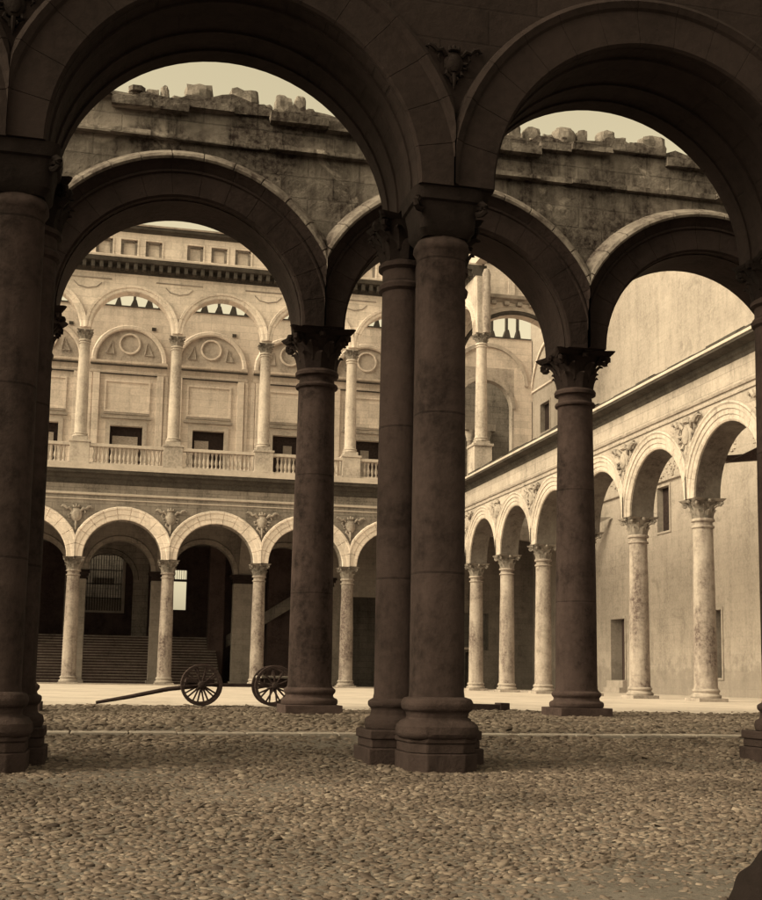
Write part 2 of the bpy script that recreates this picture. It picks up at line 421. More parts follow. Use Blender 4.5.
# ------------------------------------------------------------------ columns
def leaf(m, R0, z0, h, w, ang, out=.13):
    pr = [(0, .0, 1.), (.35, .015, 1.05), (.65, .04, .95), (.86, out*.75, .75), (.95, out, .5), (.84, out*1.15, .2)]
    ca, sa = math.cos(ang), math.sin(ang); rows = []
    for t, o_, ww in pr:
        row = []
        for k, (lat, rad) in enumerate(((-.5, -.02), (-.25, .012), (0, .035), (.25, .012), (.5, -.02))):
            l = lat*w*ww; rd = R0+o_+rad
            row.append(m.P((rd*ca-l*sa, rd*sa+l*ca, z0+t*h)))
        rows.append(row)
    for a, b_ in zip(rows, rows[1:]):
        for i in range(4): m.f.append([a[i], a[i+1], b_[i+1], b_[i]])
def capital(R0, z0, z1, half):
    """leafy capital between z0 (neck) and z1 (top of the abacus)"""
    m = LMB(); h = z1-z0
    m.lathe([(R0*1.0, z0), (R0*1.02, z0+.3*h), (R0*1.12, z0+.55*h), (R0*1.38, z0+.8*h), (R0*1.5, z0+.86*h)], 24)
    for k in range(8): leaf(m, R0*1.02, z0, h*.45, R0*.78, PI/4*k, .10)
    for k in range(8): leaf(m, R0*1.05, z0+.22*h, h*.50, R0*.70, PI/4*k+PI/8, .14)
    # concave abacus, two steps
    def aba(hf, za, zb):
        pts = []
        for q in range(4):
            a = q*PI/2
            for t in (-1, -.9, -.45, 0, .45, .9):
                d = hf*(1 if abs(t) > .85 else .80+.20*(abs(t)/.85)**2) if abs(t) < .95 else hf*.96
                l = t*hf*.98
                pts.append((d*math.cos(a)-l*math.sin(a), d*math.sin(a)+l*math.cos(a)))
        lo = [m.P((x*.94, y*.94, za)) for x, y in pts]; hi = [m.P((x, y, zb)) for x, y in pts]; n = len(pts)
        for i in range(n): m.f.append([lo[i], lo[(i+1) % n], hi[(i+1) % n], hi[i]])
        m.f.append(lo[::-1]); m.f.append(hi)
    aba(half*.93, z1-.13*h, z1-.075*h); aba(half, z1-.075*h, z1)
    for k in range(4):                    # corner volutes: a scroll rolled on its side
        a = PI/4+k*PI/2; rd = half*1.0; vr = h*.13
        cx, cy, cz = rd*math.cos(a), rd*math.sin(a), z1-.13*h-vr*.95
        pts = []
        for i in range(15):
            t = i/14; th = PI*.6-t*PI*3.2; q = vr*(1-.72*t)
            rr_ = rd+q*math.cos(th)
            pts.append((rr_*math.cos(a), rr_*math.sin(a), cz+q*math.sin(th)))
        st = (R0*1.1*math.cos(a), R0*1.1*math.sin(a), z0+.62*h)
        m.tube([st]+pts, [R0*.08]+[R0*.17*(1-.5*i/14) for i in range(15)], 6)
    for k in range(4):                    # flower in the middle of each side
        a = k*PI/2; m.blob((half*.84*math.cos(a), half*.84*math.sin(a), z1-.12*h), (.07, .07, .075), 4)
    return m
def col_meshes(name, rb, rt, z0, zcap, ztop, half, pl_half, pl_h, base_h, mats, neck=.34):
    """prototype column (Empty-less): returns dict of objects; local origin at the foot"""
    s = LMB(); zb = z0+pl_h+base_h; zn = zcap-neck
    pr = []
    for i in range(9):
        t = i/8; rr_ = rb+(rt-rb)*(t**1.6); pr.append((rr_, zb+(zn-zb)*t))
    pr[0] = (rb*1.06, zb); pr.insert(1, (rb*1.0, zb+.06))
    A = [(rt*1.02, zn), (rt*1.16, zn+.02), (rt*1.19, zn+.05), (rt*1.14, zn+.085), (rt*1.0, zn+.10),
         (rt*.97, zn+.20), (rt*1.0, zn+neck-.12), (rt*1.20, zn+neck-.10), (rt*1.22, zn+neck-.05), (rt*1.15, zn+neck-.01), (rt*.98, zcap+.01)]
    s.lathe(pr[:-1]+A, 32)
    bs = LMB()
    a1 = rb*1.30
    bs.lathe([(a1*.97, z0+pl_h), (a1, z0+pl_h+base_h*.10), (a1*1.0, z0+pl_h+base_h*.28), (a1*.95, z0+pl_h+base_h*.36), (rb*1.12, z0+pl_h+base_h*.42),
              (rb*1.08, z0+pl_h+base_h*.56), (rb*1.13, z0+pl_h+base_h*.64), (rb*1.19, z0+pl_h+base_h*.74), (rb*1.19, z0+pl_h+base_h*.88), (rb*1.08, z0+pl_h+base_h*.99), (rb*1.02, z0+pl_h+base_h+.005)], 28)
    bs.box(-pl_half, pl_half, -pl_half, pl_half, z0-.35, z0+pl_h)
    cp = capital(rt, zcap, ztop, half)
    so = s.build('column', mats[0], smooth=35)
    bo = bs.build('base', mats[1], so, smooth=30, bevel=.012)
    co = cp.build('capital', mats[2], so, smooth=35, weld=False)
    return [so, bo, co]
def put_col(proto, parent, x, y, z=0., first=[]):
    so, bo, co = proto
    if not so.get('used'):
        so['used'] = 1; n = so; kids = []
    else:
        n = so.copy(); col.objects.link(n)
        for k in (bo, co):
            c = k.copy(); col.objects.link(c); c.parent = n
    n.parent = parent; pl = s_world(parent) if parent else Vector((0, 0, 0))
    n.location = Vector((x, y, z))-pl
    return n
cproto = lambda mats, z0=0.: col_meshes('column', .385, .325, z0, 6.10, 6.745, .60, .52, .13, .30, mats)

# ------------------------------------------------------------------ carved shields in the spandrels
def crest(m, T, u, d, z, s=1.):
    """shield with a crown, two raised scrolls and a pendant, standing out from the wall"""
    sub = MB(T)
    def seg(pts, rad): sub.tube([(u+a*s, d+b_*s, z+c*s) for a, b_, c in pts], [r*s for r in rad], 6)
    sub.blob((u, d-.02*s, z-.02*s), (.36*s, .13*s, .46*s), 7)
    sub.blob((u, d-.12*s, z-.04*s), (.24*s, .09*s, .33*s), 7)
    for a in (-.16, 0, .16): sub.blob((u+a*s, d-.08*s, z+(.56-abs(a)*.4)*s), (.07*s, .09*s, .12*s), 4)
    sub.blob((u, d-.08*s, z+.46*s), (.24*s, .12*s, .06*s), 5)
    keep = [rnd.random() < .8 for _ in range(10)]; z += rnd.uniform(-.04, .04); s *= rnd.uniform(.93, 1.05)
    for q in (-1, 1):
        k0 = 0 if q < 0 else 4
        if keep[k0] or keep[9]: seg([(q*.28, -.05, .22), (q*.46, -.10, .42), (q*.62, -.11, .36), (q*.74, -.10, .50), (q*.92, -.09, .56), (q*1.02, -.08, .46), (q*.94, -.07, .42)], [.07, .10, .08, .10, .07, .06, .03])
        if keep[k0+1]: seg([(q*.34, -.04, -.02), (q*.50, -.10, -.06), (q*.46, -.10, -.26), (q*.34, -.09, -.22)], [.05, .08, .07, .04])
        if keep[k0+2]: seg([(q*.26, -.05, -.34), (q*.30, -.10, -.52), (q*.14, -.10, -.62), (q*.08, -.08, -.82)], [.06, .08, .07, .04])
        if keep[k0+3]: seg([(q*.5, -.05, .36), (q*.60, -.08, .12), (q*.52, -.06, -.02)], [.03, .05, .03])
    seg([(0, -.06, -.45), (0, -.11, -.7), (0, -.06, -1.05)], [.08, .09, .03])
    m.v, o = m.v+sub.v, len(m.v); m.f += [[i+o for i in f] for f in sub.f]

# ================================================================== BACK WING (faces the camera)
YB = 66.3
TB = lambda u, d, z: (u, YB+d, z)
bw = thing('palace_wing', (8.5, YB, 0), 'pale two storey arcaded palace wing closing the far side of the courtyard', 'building')
hb = 2.5
XB = [-11.49+5*k for k in range(7)]        # column axes
mats_low = (M['court_col'], M['court_cap'], M['court_cap'])
proto_low = cproto((M['court_col'], M['carve'], M['court_cap']))
for x_ in XB[:-1]+[18.51]:
    if x_ in XB[:-1]: put_col(proto_low, bw, x_, YB+.02)
# lower wall over the arches
m = MB(TB); m.arch_wall([(x_, x_+2.5, x_+5) for x_ in XB[:-1]], 2.08, 6.75, 10.72, -.42, .45)
m.box(XB[0]-1.5, XB[0], -.42, .45, -.2, 10.72); m.box(18.15, 19.95, -.44, .46, -.2, 6.75)
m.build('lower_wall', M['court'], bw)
ringp = [(2.083, -.42), (2.083, -.50), (2.12, -.53), (2.35, -.53), (2.37, -.56), (2.62, -.58), (2.66, -.62), (2.76, -.62), (2.80, -.55), (2.80, -.42)]
for x_ in XB[:-1]:
    m = MB(TB); m.ring(x_+2.5, 6.75, ringp, 2.5, joints=11, gap=.035, depth=.05); m.build('arch_ring', M['court_up'], bw)
for x_ in XB[:-1]:
    m = MB(); crest(m, TB, x_, -.46, 9.05, .86); m.build('carved_shield', M['carve'], bw, smooth=50)
m = MB(TB)
m.extr([(-.42, 10.12), (-.50, 10.14), (-.50, 10.24), (-.42, 10.27)], -13, 19.1)
m.extr([(-.42, 9.86), (-.465, 9.87), (-.465, 9.92), (-.42, 9.93)], -13, 19.1)
m.build('string_course', M['ledge'], bw)
# cornice + balcony edge
m = MB(TB); m.extr([(.45, 10.72), (-.44, 10.72), (-.50, 10.80), (-.52, 10.98), (-.66, 11.06), (-.70, 11.20), (-.95, 11.26), (-.98, 11.40), (-.98, 11.44), (.45, 11.44)], -13, 18.6)
m.build('cornice', M['dirt_and_shade'], bw)
m = MB(TB); m.box(-13, 18.5, -1.03, -.5, 11.441, 11.52); m.box(-13, 18.5, -.80, 7.5, 11.55, 11.76); m.build('balcony_ledge', M['ledge'], bw)
m = MB(TB); m.box(-13, 18.5, -.76, .3, 11.52, 11.552); m.build('joint_band', M['dirt_and_shade'], bw)
# floor of the upper gallery (ceiling of the lower)
m = MB(TB); m.box(-13, 27.25, .45, 7.6, 9.75, 11.35); m.build('gallery_floor', M['plaster_low'], bw)
# balustrade
bal = MB(TB); bal.box(-13, 18.6, -.50, -.12, 12.78, 12.95); bal.box(-13, 18.6, -.48, -.14, 11.76, 11.90)
balo = bal.build('balustrade', M['ledge'], bw, bevel=.015)
for x_ in XB[:-1]+[18.51]:
    p = MB(TB); p.box(x_-.52, x_+.52, -.55, .38, 11.765, 12.98); p.box(x_-.58, x_+.58, -.60, .42, 12.98, 13.10); p.box(x_-.56, x_+.56, -.58, .40, 11.762, 11.90)
    p.box(x_-.42, x_+.42, -.38, .40, 13.1, 13.24)
    p.build('pedestal', M['up_col'], bw, bevel=.015)
bp_ = LMB(); bp_.lathe([(.085, 0), (.085, .08), (.05, .11), (.055, .16), (.10, .30), (.085, .42), (.045, .58), (.05, .70), (.075, .76), (.085, .80), (.085, .88)], 10)
b0 = None
for x_ in XB[1:-1]+[XB[0]]:
    for i in range(16):
        u = x_+.80+(5-1.60)*i/15
        if u > 18.0 or u < -6.0: continue
        if b0 is None: b0 = bp_.build('baluster', M['up_col'], balo, smooth=40); n = b0
        else: n = b0.copy(); col.objects.link(n)
        n.location = (u-8.5, -.31, 11.90)
for n_ in [o for o in bpy.data.objects if o.name.startswith('baluster')]: n_.parent = balo
# upper columns and arches
proto_up = col_meshes('column', .335, .275, 13.24, 18.78, 19.28, .46, .40, .08, .22, (M['up_col'], M['up_col'], M['court_cap']), .26)
for x_ in XB[:-1]: put_col(proto_up, bw, x_, YB)
m = MB(TB)
m.arch_wall([(x_, x_+2.5, x_+5) for x_ in XB[:-1]], 2.20, 19.40, 22.62, -.34, .38)
m.box(XB[0]-1.5, XB[0], -.34, .38, 13.1, 22.62)
for x_ in XB[:-1]: m.box(x_-.29, x_+.29, -.335, .375, 19.275, 19.41)
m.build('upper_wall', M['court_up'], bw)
ringu = [(2.203, -.34), (2.203, -.42), (2.26, -.45), (2.40, -.45), (2.42, -.50), (2.56, -.52), (2.60, -.34)]
for x_ in XB[:-1]:
    m = MB(TB); m.ring(x_+2.5, 19.40, ringu, 2.5, joints=9, gap=.02, depth=.02); m.build('arch_ring', M['court_up'], bw)
# thin spandrel outline mouldings
for x_ in XB[:-1]:
    m = MB(TB)
    m.tube([(x_-1.3, -.36, 22.25), (x_+1.3, -.36, 22.25)], .035, 6)
    m.tube([(x_-.75, -.36, 22.0), (x_-.5, -.36, 21.75), (x_, -.36, 21.65), (x_+.5, -.36, 21.75), (x_+.75, -.36, 22.0)], .03, 6)
    m.build('spandrel_moulding', M['carve'], bw)
def upper_cornice(T, u0, u1, nm='upper_cornice', parent=bw):
    m = MB(T); m.extr([(.38, 22.62), (-.36, 22.62), (-.40, 22.80), (-.46, 22.86), (-.46, 23.06), (-.95, 23.12), (-1.0, 23.26), (-1.0, 23.34), (.38, 23.34)], u0, u1)
    k = u0+.15
    while k < u1-.2:
        m.box(k, k+.20, -.88, -.44, 22.74, 23.11); k += .46
    m.build(nm, M['dirt_and_shade'], parent)
    m = MB(T); m.box(u0, u1, -1.03, .1, 23.341, 23.44); m.build('cornice_lip', M['ledge'], parent)
upper_cornice(TB, -13, 19.8)
# attic with blind windows
holes = []
for x_ in XB[:-1]:
    c = x_+2.5
    for q in (-1.35, 0, 1.35): holes.append((c+q-.45-.35, c+q+.45-.35, 23.72, 24.62))
m = MB(TB); m.wall(-13, 19.9, 23.44, 25.05, -.30, -.06, holes); m.box(-13, 19.9, -.058, .4, 23.44, 25.05); m.build('attic_wall', M['court_up'], bw)
for h in holes:
    f = MB(TB)
    f.wall(h[0]-.09, h[1]+.09, h[2]-.09, h[3]+.09, -.34, -.302, [h]); fo = f.build('window_frame', M['court_up'], bw)
    g = MB(TB); g.box(h[0], h[0]+.16, -.22, -.07, h[2], h[3]); g.box(h[1]-.14, h[1], -.20, -.07, h[2], h[3]-.1); g.box(h[0]+.16, h[1]-.14, -.2, -.07, h[3]-.1, h[3]); g.build('window_recess', M['court'], fo)
m = MB(TB); m.extr([(.45, 25.05), (-.34, 25.05), (-.44, 25.16), (-.60, 25.20), (-.62, 25.32), (.45, 25.36)], -13, 20.0); m.build('attic_coping', M['dirt_and_shade'], bw)
m = MB(TB); m.extr([(1.6, 25.361), (-.66, 25.361), (-.70, 25.44), (1.2, 26.05), (1.6, 26.05)], -13, 19.8); m.build('roof_edge', M['up_col'], bw)

# inner wall of the wing (Y=74) ---------------------------------------------------
YI = 74.
TI = lambda u, d, z: (u, YI+d, z)
XI = [-11.4+4.98*k for k in range(7)]
# lower: piers with arches opening on the stair hall
def pier_cap(m, T_, u, hw, d0, d1):
    m.box(u-hw-.05, u+hw+.05, d0-.05, d1+.05, 6.18, 6.26); m.box(u-hw-.02, u+hw+.02, d0-.02, d1+.02, 6.26, 6.42)
    m.box(u-hw-.12, u+hw+.12, d0-.12, d1+.12, 6.42, 6.58); m.box(u-hw-.18, u+hw+.18, d0-.18, d1+.18, 6.58, 6.72)
pm, pc = MB(TI), MB(TI)
for k, u in enumerate(XI[:-1]):
    hw = .62 if k != 2 else .55
    p = MB(TI); p.box(u-hw, u+hw, -.4, .4, .22, 6.18); p.box(u-hw-.1, u+hw+.1, -.5, .5, -.1, .22); po = p.build('pier', M['plaster_low'], bw, bevel=.02)
    c_ = MB(TI); pier_cap(c_, TI, u, hw, -.4, .4); c_.build('capital', M['mid_cap'], po, bevel=.015)
m = MB(TI); m.arch_wall([(u, (u+v)/2, v) for u, v in zip(XI[:-1], XI[1:-1])], 1.84, 6.72, 9.75, -.4, .4)
m.build('inner_lower_wall', M['plaster_low'], bw)
for u, v in zip(XI[:-1], XI[1:-1]):
    m = MB(TI); m.ring((u+v)/2, 6.72, [(1.843, -.4), (1.843, -.50), (2.1, -.50), (2.14, -.4)], 2.49); m.build('arch_ring', M['court'], bw)
# right part of the inner wall: solid, with a dark doorway and a pale boarded bay
m = MB(TI); m.wall(XI[-2]+.0, 27.3, -.2, 9.75, -.38, .38, [(14.6, 17.4, -.2, 5.6), (21.2, 24.3, 2.45, 4.8), (21.0, 23.0, -.2, 2.3)])
m.build('inner_lower_wall', M['plaster_low'], bw)
m = MB(TI); m.box(20.9, 22.3, -.55, -.40, 0, 2.45); m.box(20.8, 23.6, -.6, -.385, 2.46, 2.6); m.build('door_surround', M['up_col'], bw)
m = MB(TI); m.box(-13, 27.3, 3.2, 3.5, -.2, 9.7) if False else None
# vault webs of the lower gallery: transverse bands from column to pier
for k, u in enumerate(XB[:-1]):
    v = XI[k] if k < len(XI)-1 else u
    m = MB(); n_ = 16
    for i in range(n_):
        t0, t1 = PI*i/n_, PI*(i+1)/n_
        L_ = (YI-.4-(YB+.45))/2; yc = YB+.45+L_
        def q(t, r_): return (yc-L_*math.cos(t)*1., 6.75+r_*math.sin(t))
        (y0, z0), (y1, z1) = q(t0, 2.75), q(t1, 2.75)
        cx = u+(v-u)*(i+.5)/n_
        m.add([(cx-.33, y0, z0), (cx+.33, y0, z0), (cx+.33, y1, z1), (cx-.33, y1, z1), (cx-.33, y0, z0+.3), (cx+.33, y0, z0+.3), (cx+.33, y1, z1+.3), (cx-.33, y1, z1+.3)],
              [(0, 1, 2, 3), (4, 7, 6, 5), (0, 4, 5, 1), (3, 2, 6, 7), (0, 3, 7, 4), (1, 5, 6, 2)])
    m.build('transverse_arch', M['plaster_low'], bw)
# upper inner wall
cI = [(a+b_)/2+.0 for a, b_ in zip(XI[:-1], XI[1:])]        # bay centres
holes = [(c-1.0+.0, c+.98, 12.0, 15.6) for c in cI if c < 17.5]
m = MB(TI); m.wall(-13, 27.25, 11.35, 19.0, -.35, .35, holes+[(22.0, 26.0, 11.35, 19.0)])
m.arch_wall([(-13, 24.0, 27.25)], 1.999, 19.0, 23.08, -.35, .35, 30) if False else None
m.wall(-13, 27.25, 19.0, 23.08, -.35, .35, [(22.0, 26.0, 19.0, 21.0)])
m.build('inner_upper_wall', M['court_up'], bw)
# arched head of the end opening
m = MB(TI); m.arch_wall([(22.0, 24.0, 26.0)], 1.85, 18.3, 21.0, -.351, .2, 24); m.box(22.0, 22.15, -.351, .2, 11.35, 18.3); m.box(25.85, 26.0, -.351, .2, 11.35, 18.3); m.build('end_archway', M['up_col'], bw)
m = MB(TI); m.ring(24., 18.3, [(1.853, -.355), (1.853, -.43), (2.1, -.43), (2.12, -.355)], 2.4); m.ring(24.2, 19.9, [(2.5, -.352), (2.5, -.45), (2.75, -.45), (2.8, -.352)], 3.05); m.build('arch_ring', M['up_col'], bw)
for c in cI:
    if c > 17.5: continue
    # lunette
    L0 = MB(TI)
    n_ = 24; pts = [(c-1.95*math.cos(PI*i/n_), 19.62+1.95*math.sin(PI*i/n_)) for i in range(n_+1)]
    a = [L0.P((u, -.352, z)) for u, z in pts]; L0.f.append(a)
    a2 = [L0.P((u, -.39, z)) for u, z in pts]; L0.f.append(a2)
    for i in range(n_): L0.f.append([a[i], a[i+1], a2[i+1], a2[i]])
    lo = L0.build('lunette', M['up_col'], bw)
    r_ = MB(TI); r_.ring(c, 19.62, [(1.97, -.352), (1.97, -.50), (2.05, -.54), (2.22, -.54), (2.30, -.352)], 2.48, joints=0); r_.build('lunette_arch', M['court_up'], bw)
    r_ = MB(TI); 
    r_.ring(c, 20.72, [(.55, -.392), (.55, -.46), (.60, -.47), (.66, -.46), (.66, -.392)], 3, th0=0, th1=2*PI, n=36); r_.build('roundel', M['court_up'], lo)
    for q in (-1, 1):
        t_ = MB(TI)
        P_ = [(c+q*.92, 20.05), (c+q*1.42, 20.05), (c+q*1.05, 20.85)]
        for (u0, z0), (u1, z1) in zip(P_, P_[1:]+P_[:1]): t_.tube([(u0, -.41, z0), (u1, -.41, z1)], .04, 5)
        t_.build('triangle_panel', M['carve'], lo)
    e_ = MB(TI); e_.extr([(-.352, 18.82), (-.42, 18.84), (-.44, 18.96), (-.40, 19.0), (-.40, 19.32), (-.50, 19.36), (-.62, 19.46), (-.64, 19.58), (-.352, 19.60)], c-2.32, c+2.32)
    e_.build('entablature', M['court_up'], bw)
    e_ = MB(TI); e_.box(c-2.30, c+2.30, -.60, -.42, 19.30, 19.355); e_.box(c-1.9, c+1.9, -.46, -.36, 18.76, 18.815); e_.build('shadow_strip', M['dirt_and_shade'], bw)  # dark strips painted as shadow lines under the entablature edges
    f_ = MB(TI); f_.wall(c-1.42, c+1.34, 16.42, 18.42, -.41, -.352, [(c-1.30, c+1.22, 16.54, 18.30)]); f_.build('wall_panel', M['court_up'], bw)
    f_ = MB(TI); f_.box(c-1.55, c+1.45, -.52, -.352, 16.02, 16.14); f_.box(c-1.42, c+1.34, -.46, -.353, 16.28, 16.36); f_.build('window_hood', M['carve'], bw)
    w_ = MB(TI); w_.wall(c-1.25, c+1.23, 11.8, 15.86, -.44, -.354, [(c-.98, c+.96, 11.8, 15.58)]); wo = w_.build('window', M['up_col'], bw)
    s_ = MB(TI); s_.box(c-1.0, c+.98, .05, .12, 11.8, 15.6); s_.build('shutter', M['shutter'], wo)
    if c < 7:
        s_ = MB(TI); s_.box(c-.82, c+(.70 if c < 2 else .05), -.05, .03, 13.2, 15.0); s_.build('blind', M['wood_pale'], wo)
    else:
        s_ = MB(TI); s_.box(c-.25, c+.30, -.05, .03, 12.4, 15.0); s_.build('blind', M['grey_shutter'], wo)
    for q in (-1, 1):
        p_ = MB(TI)
        p_.box(c+q*1.92-.20, c+q*1.92+.20, -.50, -.352, 11.8, 18.8); p_.box(c+q*2.28-.10, c+q*2.28+.10, -.42, -.353, 11.8, 18.8)
        p_.build('pilaster', M['court_up'], bw, bevel=.01)
# broken roof-beam stubs along the top of the inner wall
m = MB(TI); u = -12.4
while u < 27:
    w = rnd.uniform(.22, .34); h = rnd.uniform(.45, .75)
    m.add([(u-w, -.2, 23.08), (u+w, -.2, 23.08), (u+w*.45, -.2, 23.08+h), (u-w*.2, -.2, 23.08+h), (u-w, .2, 23.08), (u+w, .2, 23.08), (u+w*.45, .2, 23.08+h), (u-w*.2, .2, 23.08+h)],
          [(0, 1, 2, 3), (4, 7, 6, 5), (0, 4, 5, 1), (1, 5, 6, 2), (2, 6, 7, 3), (3, 7, 4, 0)])
    m.box(u-.06, u+.1, -.1, .1, 23.08, 23.08+h+.9)
    u += rnd.uniform(.75, 1.05)
m.box(-13, 27.2, -.42, .36, 23.081, 23.14)
m.build('wall_coping', M['dirt_and_shade'], bw)
m = MB(TI)
for c in cI[:5]: m = MB(TI); m.box(c+1.28, c+1.54, -.40, -.353, 21.68, 21.88); m.build('putlog_hole_shade', M['dirt_and_shade'], bw)  # dark block stands in for the shade inside a hole

m = MB(TI); m.box(18.5, 31, 5.2, 5.6, 9.8, 21.5); m.box(14, 31, 5.25, 5.6, 0, 9.75); m.box(20.5, 27.3, .35, 5.2, 9.76, 11.3); m.build('far_room_wall', M['court'], bw)
for u in (23.9, 25.0):
    m = MB(); m.lathe([(.32, 12.2), (.26, 12.4), (.24, 16.9), (.30, 17.0), (.28, 17.1), (.42, 17.6), (.44, 17.7)], 14, (u+.6, 78.4, 0)); m.box(u+.2, u+1.0, 78.0, 78.8, 11.3, 12.2); m.build('far_column', M['up_col'], bw, smooth=40)
m = MB(TI); m.box(24.0, 26.2, 4.0, 5.19, 17.7, 18.2); m.build('far_lintel', M['carve'], bw)
# east end of the wing above the side gallery: great transverse arch, cornice and attic
m = MB(TB)
m.arch_wall([(19.95, 23.45, 27.25)], 3.48, 18.75, 22.95, -.34, .38, 36)
m.build('end_wall', M['court_up'], bw)
m = MB(TB); m.ring(23.45, 18.75, [(3.484, -.33), (3.484, -.48), (3.56, -.5), (3.66, -.5), (3.70, -.34)], 3.5, 3.79); m.build('end_arch_ring', M['dirt_and_shade'], bw)
m = MB(TB); m.ring(23.45, 18.75, [(3.71, -.342), (3.71, -.44), (3.95, -.44), (4.0, -.342)], 3.5, 3.79); m.build('end_arch_moulding', M['ledge'], bw)
m = MB(TB); m.extr([(.38, 22.951), (-.40, 22.951), (-.46, 23.08), (-.7, 23.12), (-.74, 23.30), (.38, 23.30)], 19.95, 26.9)
k = 20.2
while k < 26.6: m.box(k, k+.3, -.62, -.36, 22.74, 22.95); k += .8
m.build('end_cornice', M['carve'], bw)
m = MB(TB); m.wall(19.95, 26.6, 23.301, 25.3, -.28, .3, ()); 
m.box(20.1, 20.5, -.40, -.28, 23.31, 25.3); m.box(22.9, 23.3, -.40, -.28, 23.31, 25.3)
m.build('end_attic', M['court_up'], bw)
m = MB(TB); m.extr([(.35, 25.301), (-.32, 25.301), (-.46, 25.4), (-.5, 25.55), (.35, 25.58)], 19.95, 26.6); m.extr([(.35, 25.62), (-.40, 25.62), (-.62, 25.7), (-.66, 25.85), (.35, 25.9)], 19.95, 25.2)
m.build('end_coping', M['dirt_and_shade'], bw)

# surviving upper bay of the side wing at the corner (plane X=19.4)
XR = 19.62
TR = lambda u, d, z: (XR+d, u, z)
cb = bw
p = MB(TR); p.box(60.35, 61.45, -.55, .45, 11.6, 13.0); p.box(60.25, 61.55, -.62, .52, 13.0, 13.14); p.build('pedestal', M['up_col'], bw, bevel=.015)
put_col(proto_up, bw, XR, 60.9)
m = MB(TR); m.arch_wall([(60.9, 63.35, 65.9)], 2.1, 19.28, 22.62, -.34, .38, 28); m.box(60.62, 60.9, -.33, .37, 19.28, 22.5, .02)
m.build('corner_bay_wall', M['up_col'], bw)
m = MB(TR); m.ring(63.35, 19.28, ringu, 2.45); m.build('arch_ring', M['court_up'], bw)
m = MB(TR); m.lathe([(.30, 19.3), (.33, 20.2), (.31, 21.6), (.36, 22.0), (.22, 22.3)], 12, (0, 0, 0)) if False else None
m = MB(); m.lathe([(.20, 19.3), (.24, 20.4), (.21, 21.3), (.25, 21.7), (.20, 22.2), (.24, 22.6), (.14, 22.9)], 14, (XR+.16, 60.55, 0)); m.build('broken_pilaster', M['court_col'], bw, smooth=40)
upper_cornice(TR, 61.2, 65.3)
m = MB(TR); m.box(60.3, 65.9, -.28, .30, 23.44, 24.3); m.box(61.3, 65.9, -.27, .29, 24.3, 25.0); m.box(60.2, 61.2, -.5, .4, 24.3, 24.5); m.box(63.5, 65.9, -.5, .3, 25.0, 25.3); m.build('corner_attic', M['up_col'], bw)

# stair hall behind the lower gallery
hall = thing('stair_hall', (2, 88, 0), 'dark stair hall seen through the far arches, with barred window', 'room')
m = MB(); m.box(-14, -13.5, 74.6, 88.2, -.2, 9.7); m.box(12.2, 12.7, 74.5, 87.6, -.2, 9.7); m.build('side_wall', M['plaster_low'], hall)
TH = lambda u, d, z: (u, 87.6+d, z)
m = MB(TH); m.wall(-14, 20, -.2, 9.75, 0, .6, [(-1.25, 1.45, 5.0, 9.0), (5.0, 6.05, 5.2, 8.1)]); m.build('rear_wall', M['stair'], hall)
m = MB(TH); m.box(-14, 20, -13.1, .6, 9.76, 10.1); m.build('ceiling', M['plaster_low'], hall)
w = MB(TH); w.wall(-1.45, 1.65, 4.85, 9.1, -.08, -.002, [(-1.25, 1.45, 5.0, 8.98)]); wo = w.build('barred_window', M['ledge'], hall)
g = MB(TH); 
for i in range(15): u = -1.15+i*.18; g.tube([(u, .2, 5.0), (u, .2, 9.0)], .028, 6)
for z in (5.9, 6.9, 7.9): g.box(-1.25, 1.45, .17, .23, z-.03, z+.03)
g.build('iron_bars', M['iron'], wo)
g = MB(TH); g.box(-1.25, 1.45, .30, .34, 5.0, 5.9); g.box(-.6, .9, .30, .34, 6.9, 7.35); g.build('lattice_panel', M['wood_pale'], wo)
m = MB(); m.box(-3.4, 3.4, 89.6, 90.0, 0, 12.5); m.build('added_backing_wall', M['court'], hall)
w = MB(TH); w.box(4.9, 5.05, -.06, .3, 5.1, 8.2); w.box(6.0, 6.2, -.06, .3, 5.1, 8.2); w.box(5.05, 6.0, -.06, .3, 7.25, 7.4); wo = w.build('bright_window', M['stair'], hall)
g = MB(TH)
for i in range(6): g.tube([(5.15+i*.16, .2, 7.4), (5.15+i*.16, .2, 8.1)], .02, 6)
g.build('iron_bars', M['iron'], wo)
# arched screen in front of the barred window, pale stone painting in its lit reveal
m = MB(lambda u, d, z: (u, 83.0+d, z)); m.arch_wall([(-2.4, .35, 3.1)], 1.75, 6.9, 9.7, 0, .5, 24); m.box(-2.4, -1.4, 0, .5, 3.0, 6.9); m.box(2.1, 3.1, 0, .5, 3.0, 6.9)
m.ring(.35, 6.9, [(1.753, 0), (1.753, -.08), (2.05, -.08), (2.1, 0)], 2.7); m.build('lit_reveal_screen', M['court'], hall)
m = MB(); m.box(6.9, 7.9, 79, 80, 0, 9.7); m.box(10.6, 12.1, 77.6, 78.6, 0, 9.7); m.build('hall_pier', M['stair'], hall)
m = MB(); m.add([(8.2, 80, 3.2), (12.2, 76, 5.9), (12.2, 76, 5.1), (8.2, 80, 2.4), (8.2, 80.3, 3.2), (12.2, 76.3, 5.9), (12.2, 76.3, 5.1), (8.2, 80.3, 2.4)],
    [(0, 1, 2, 3), (4, 7, 6, 5), (0, 4, 5, 1), (3, 2, 6, 7), (0, 3, 7, 4), (1, 5, 6, 2)]); m.build('stair_parapet', M['court'], hall)
st = thing('staircase', (2, 75.2, 0), 'broad dark stone staircase rising behind the far arches', 'stairs')
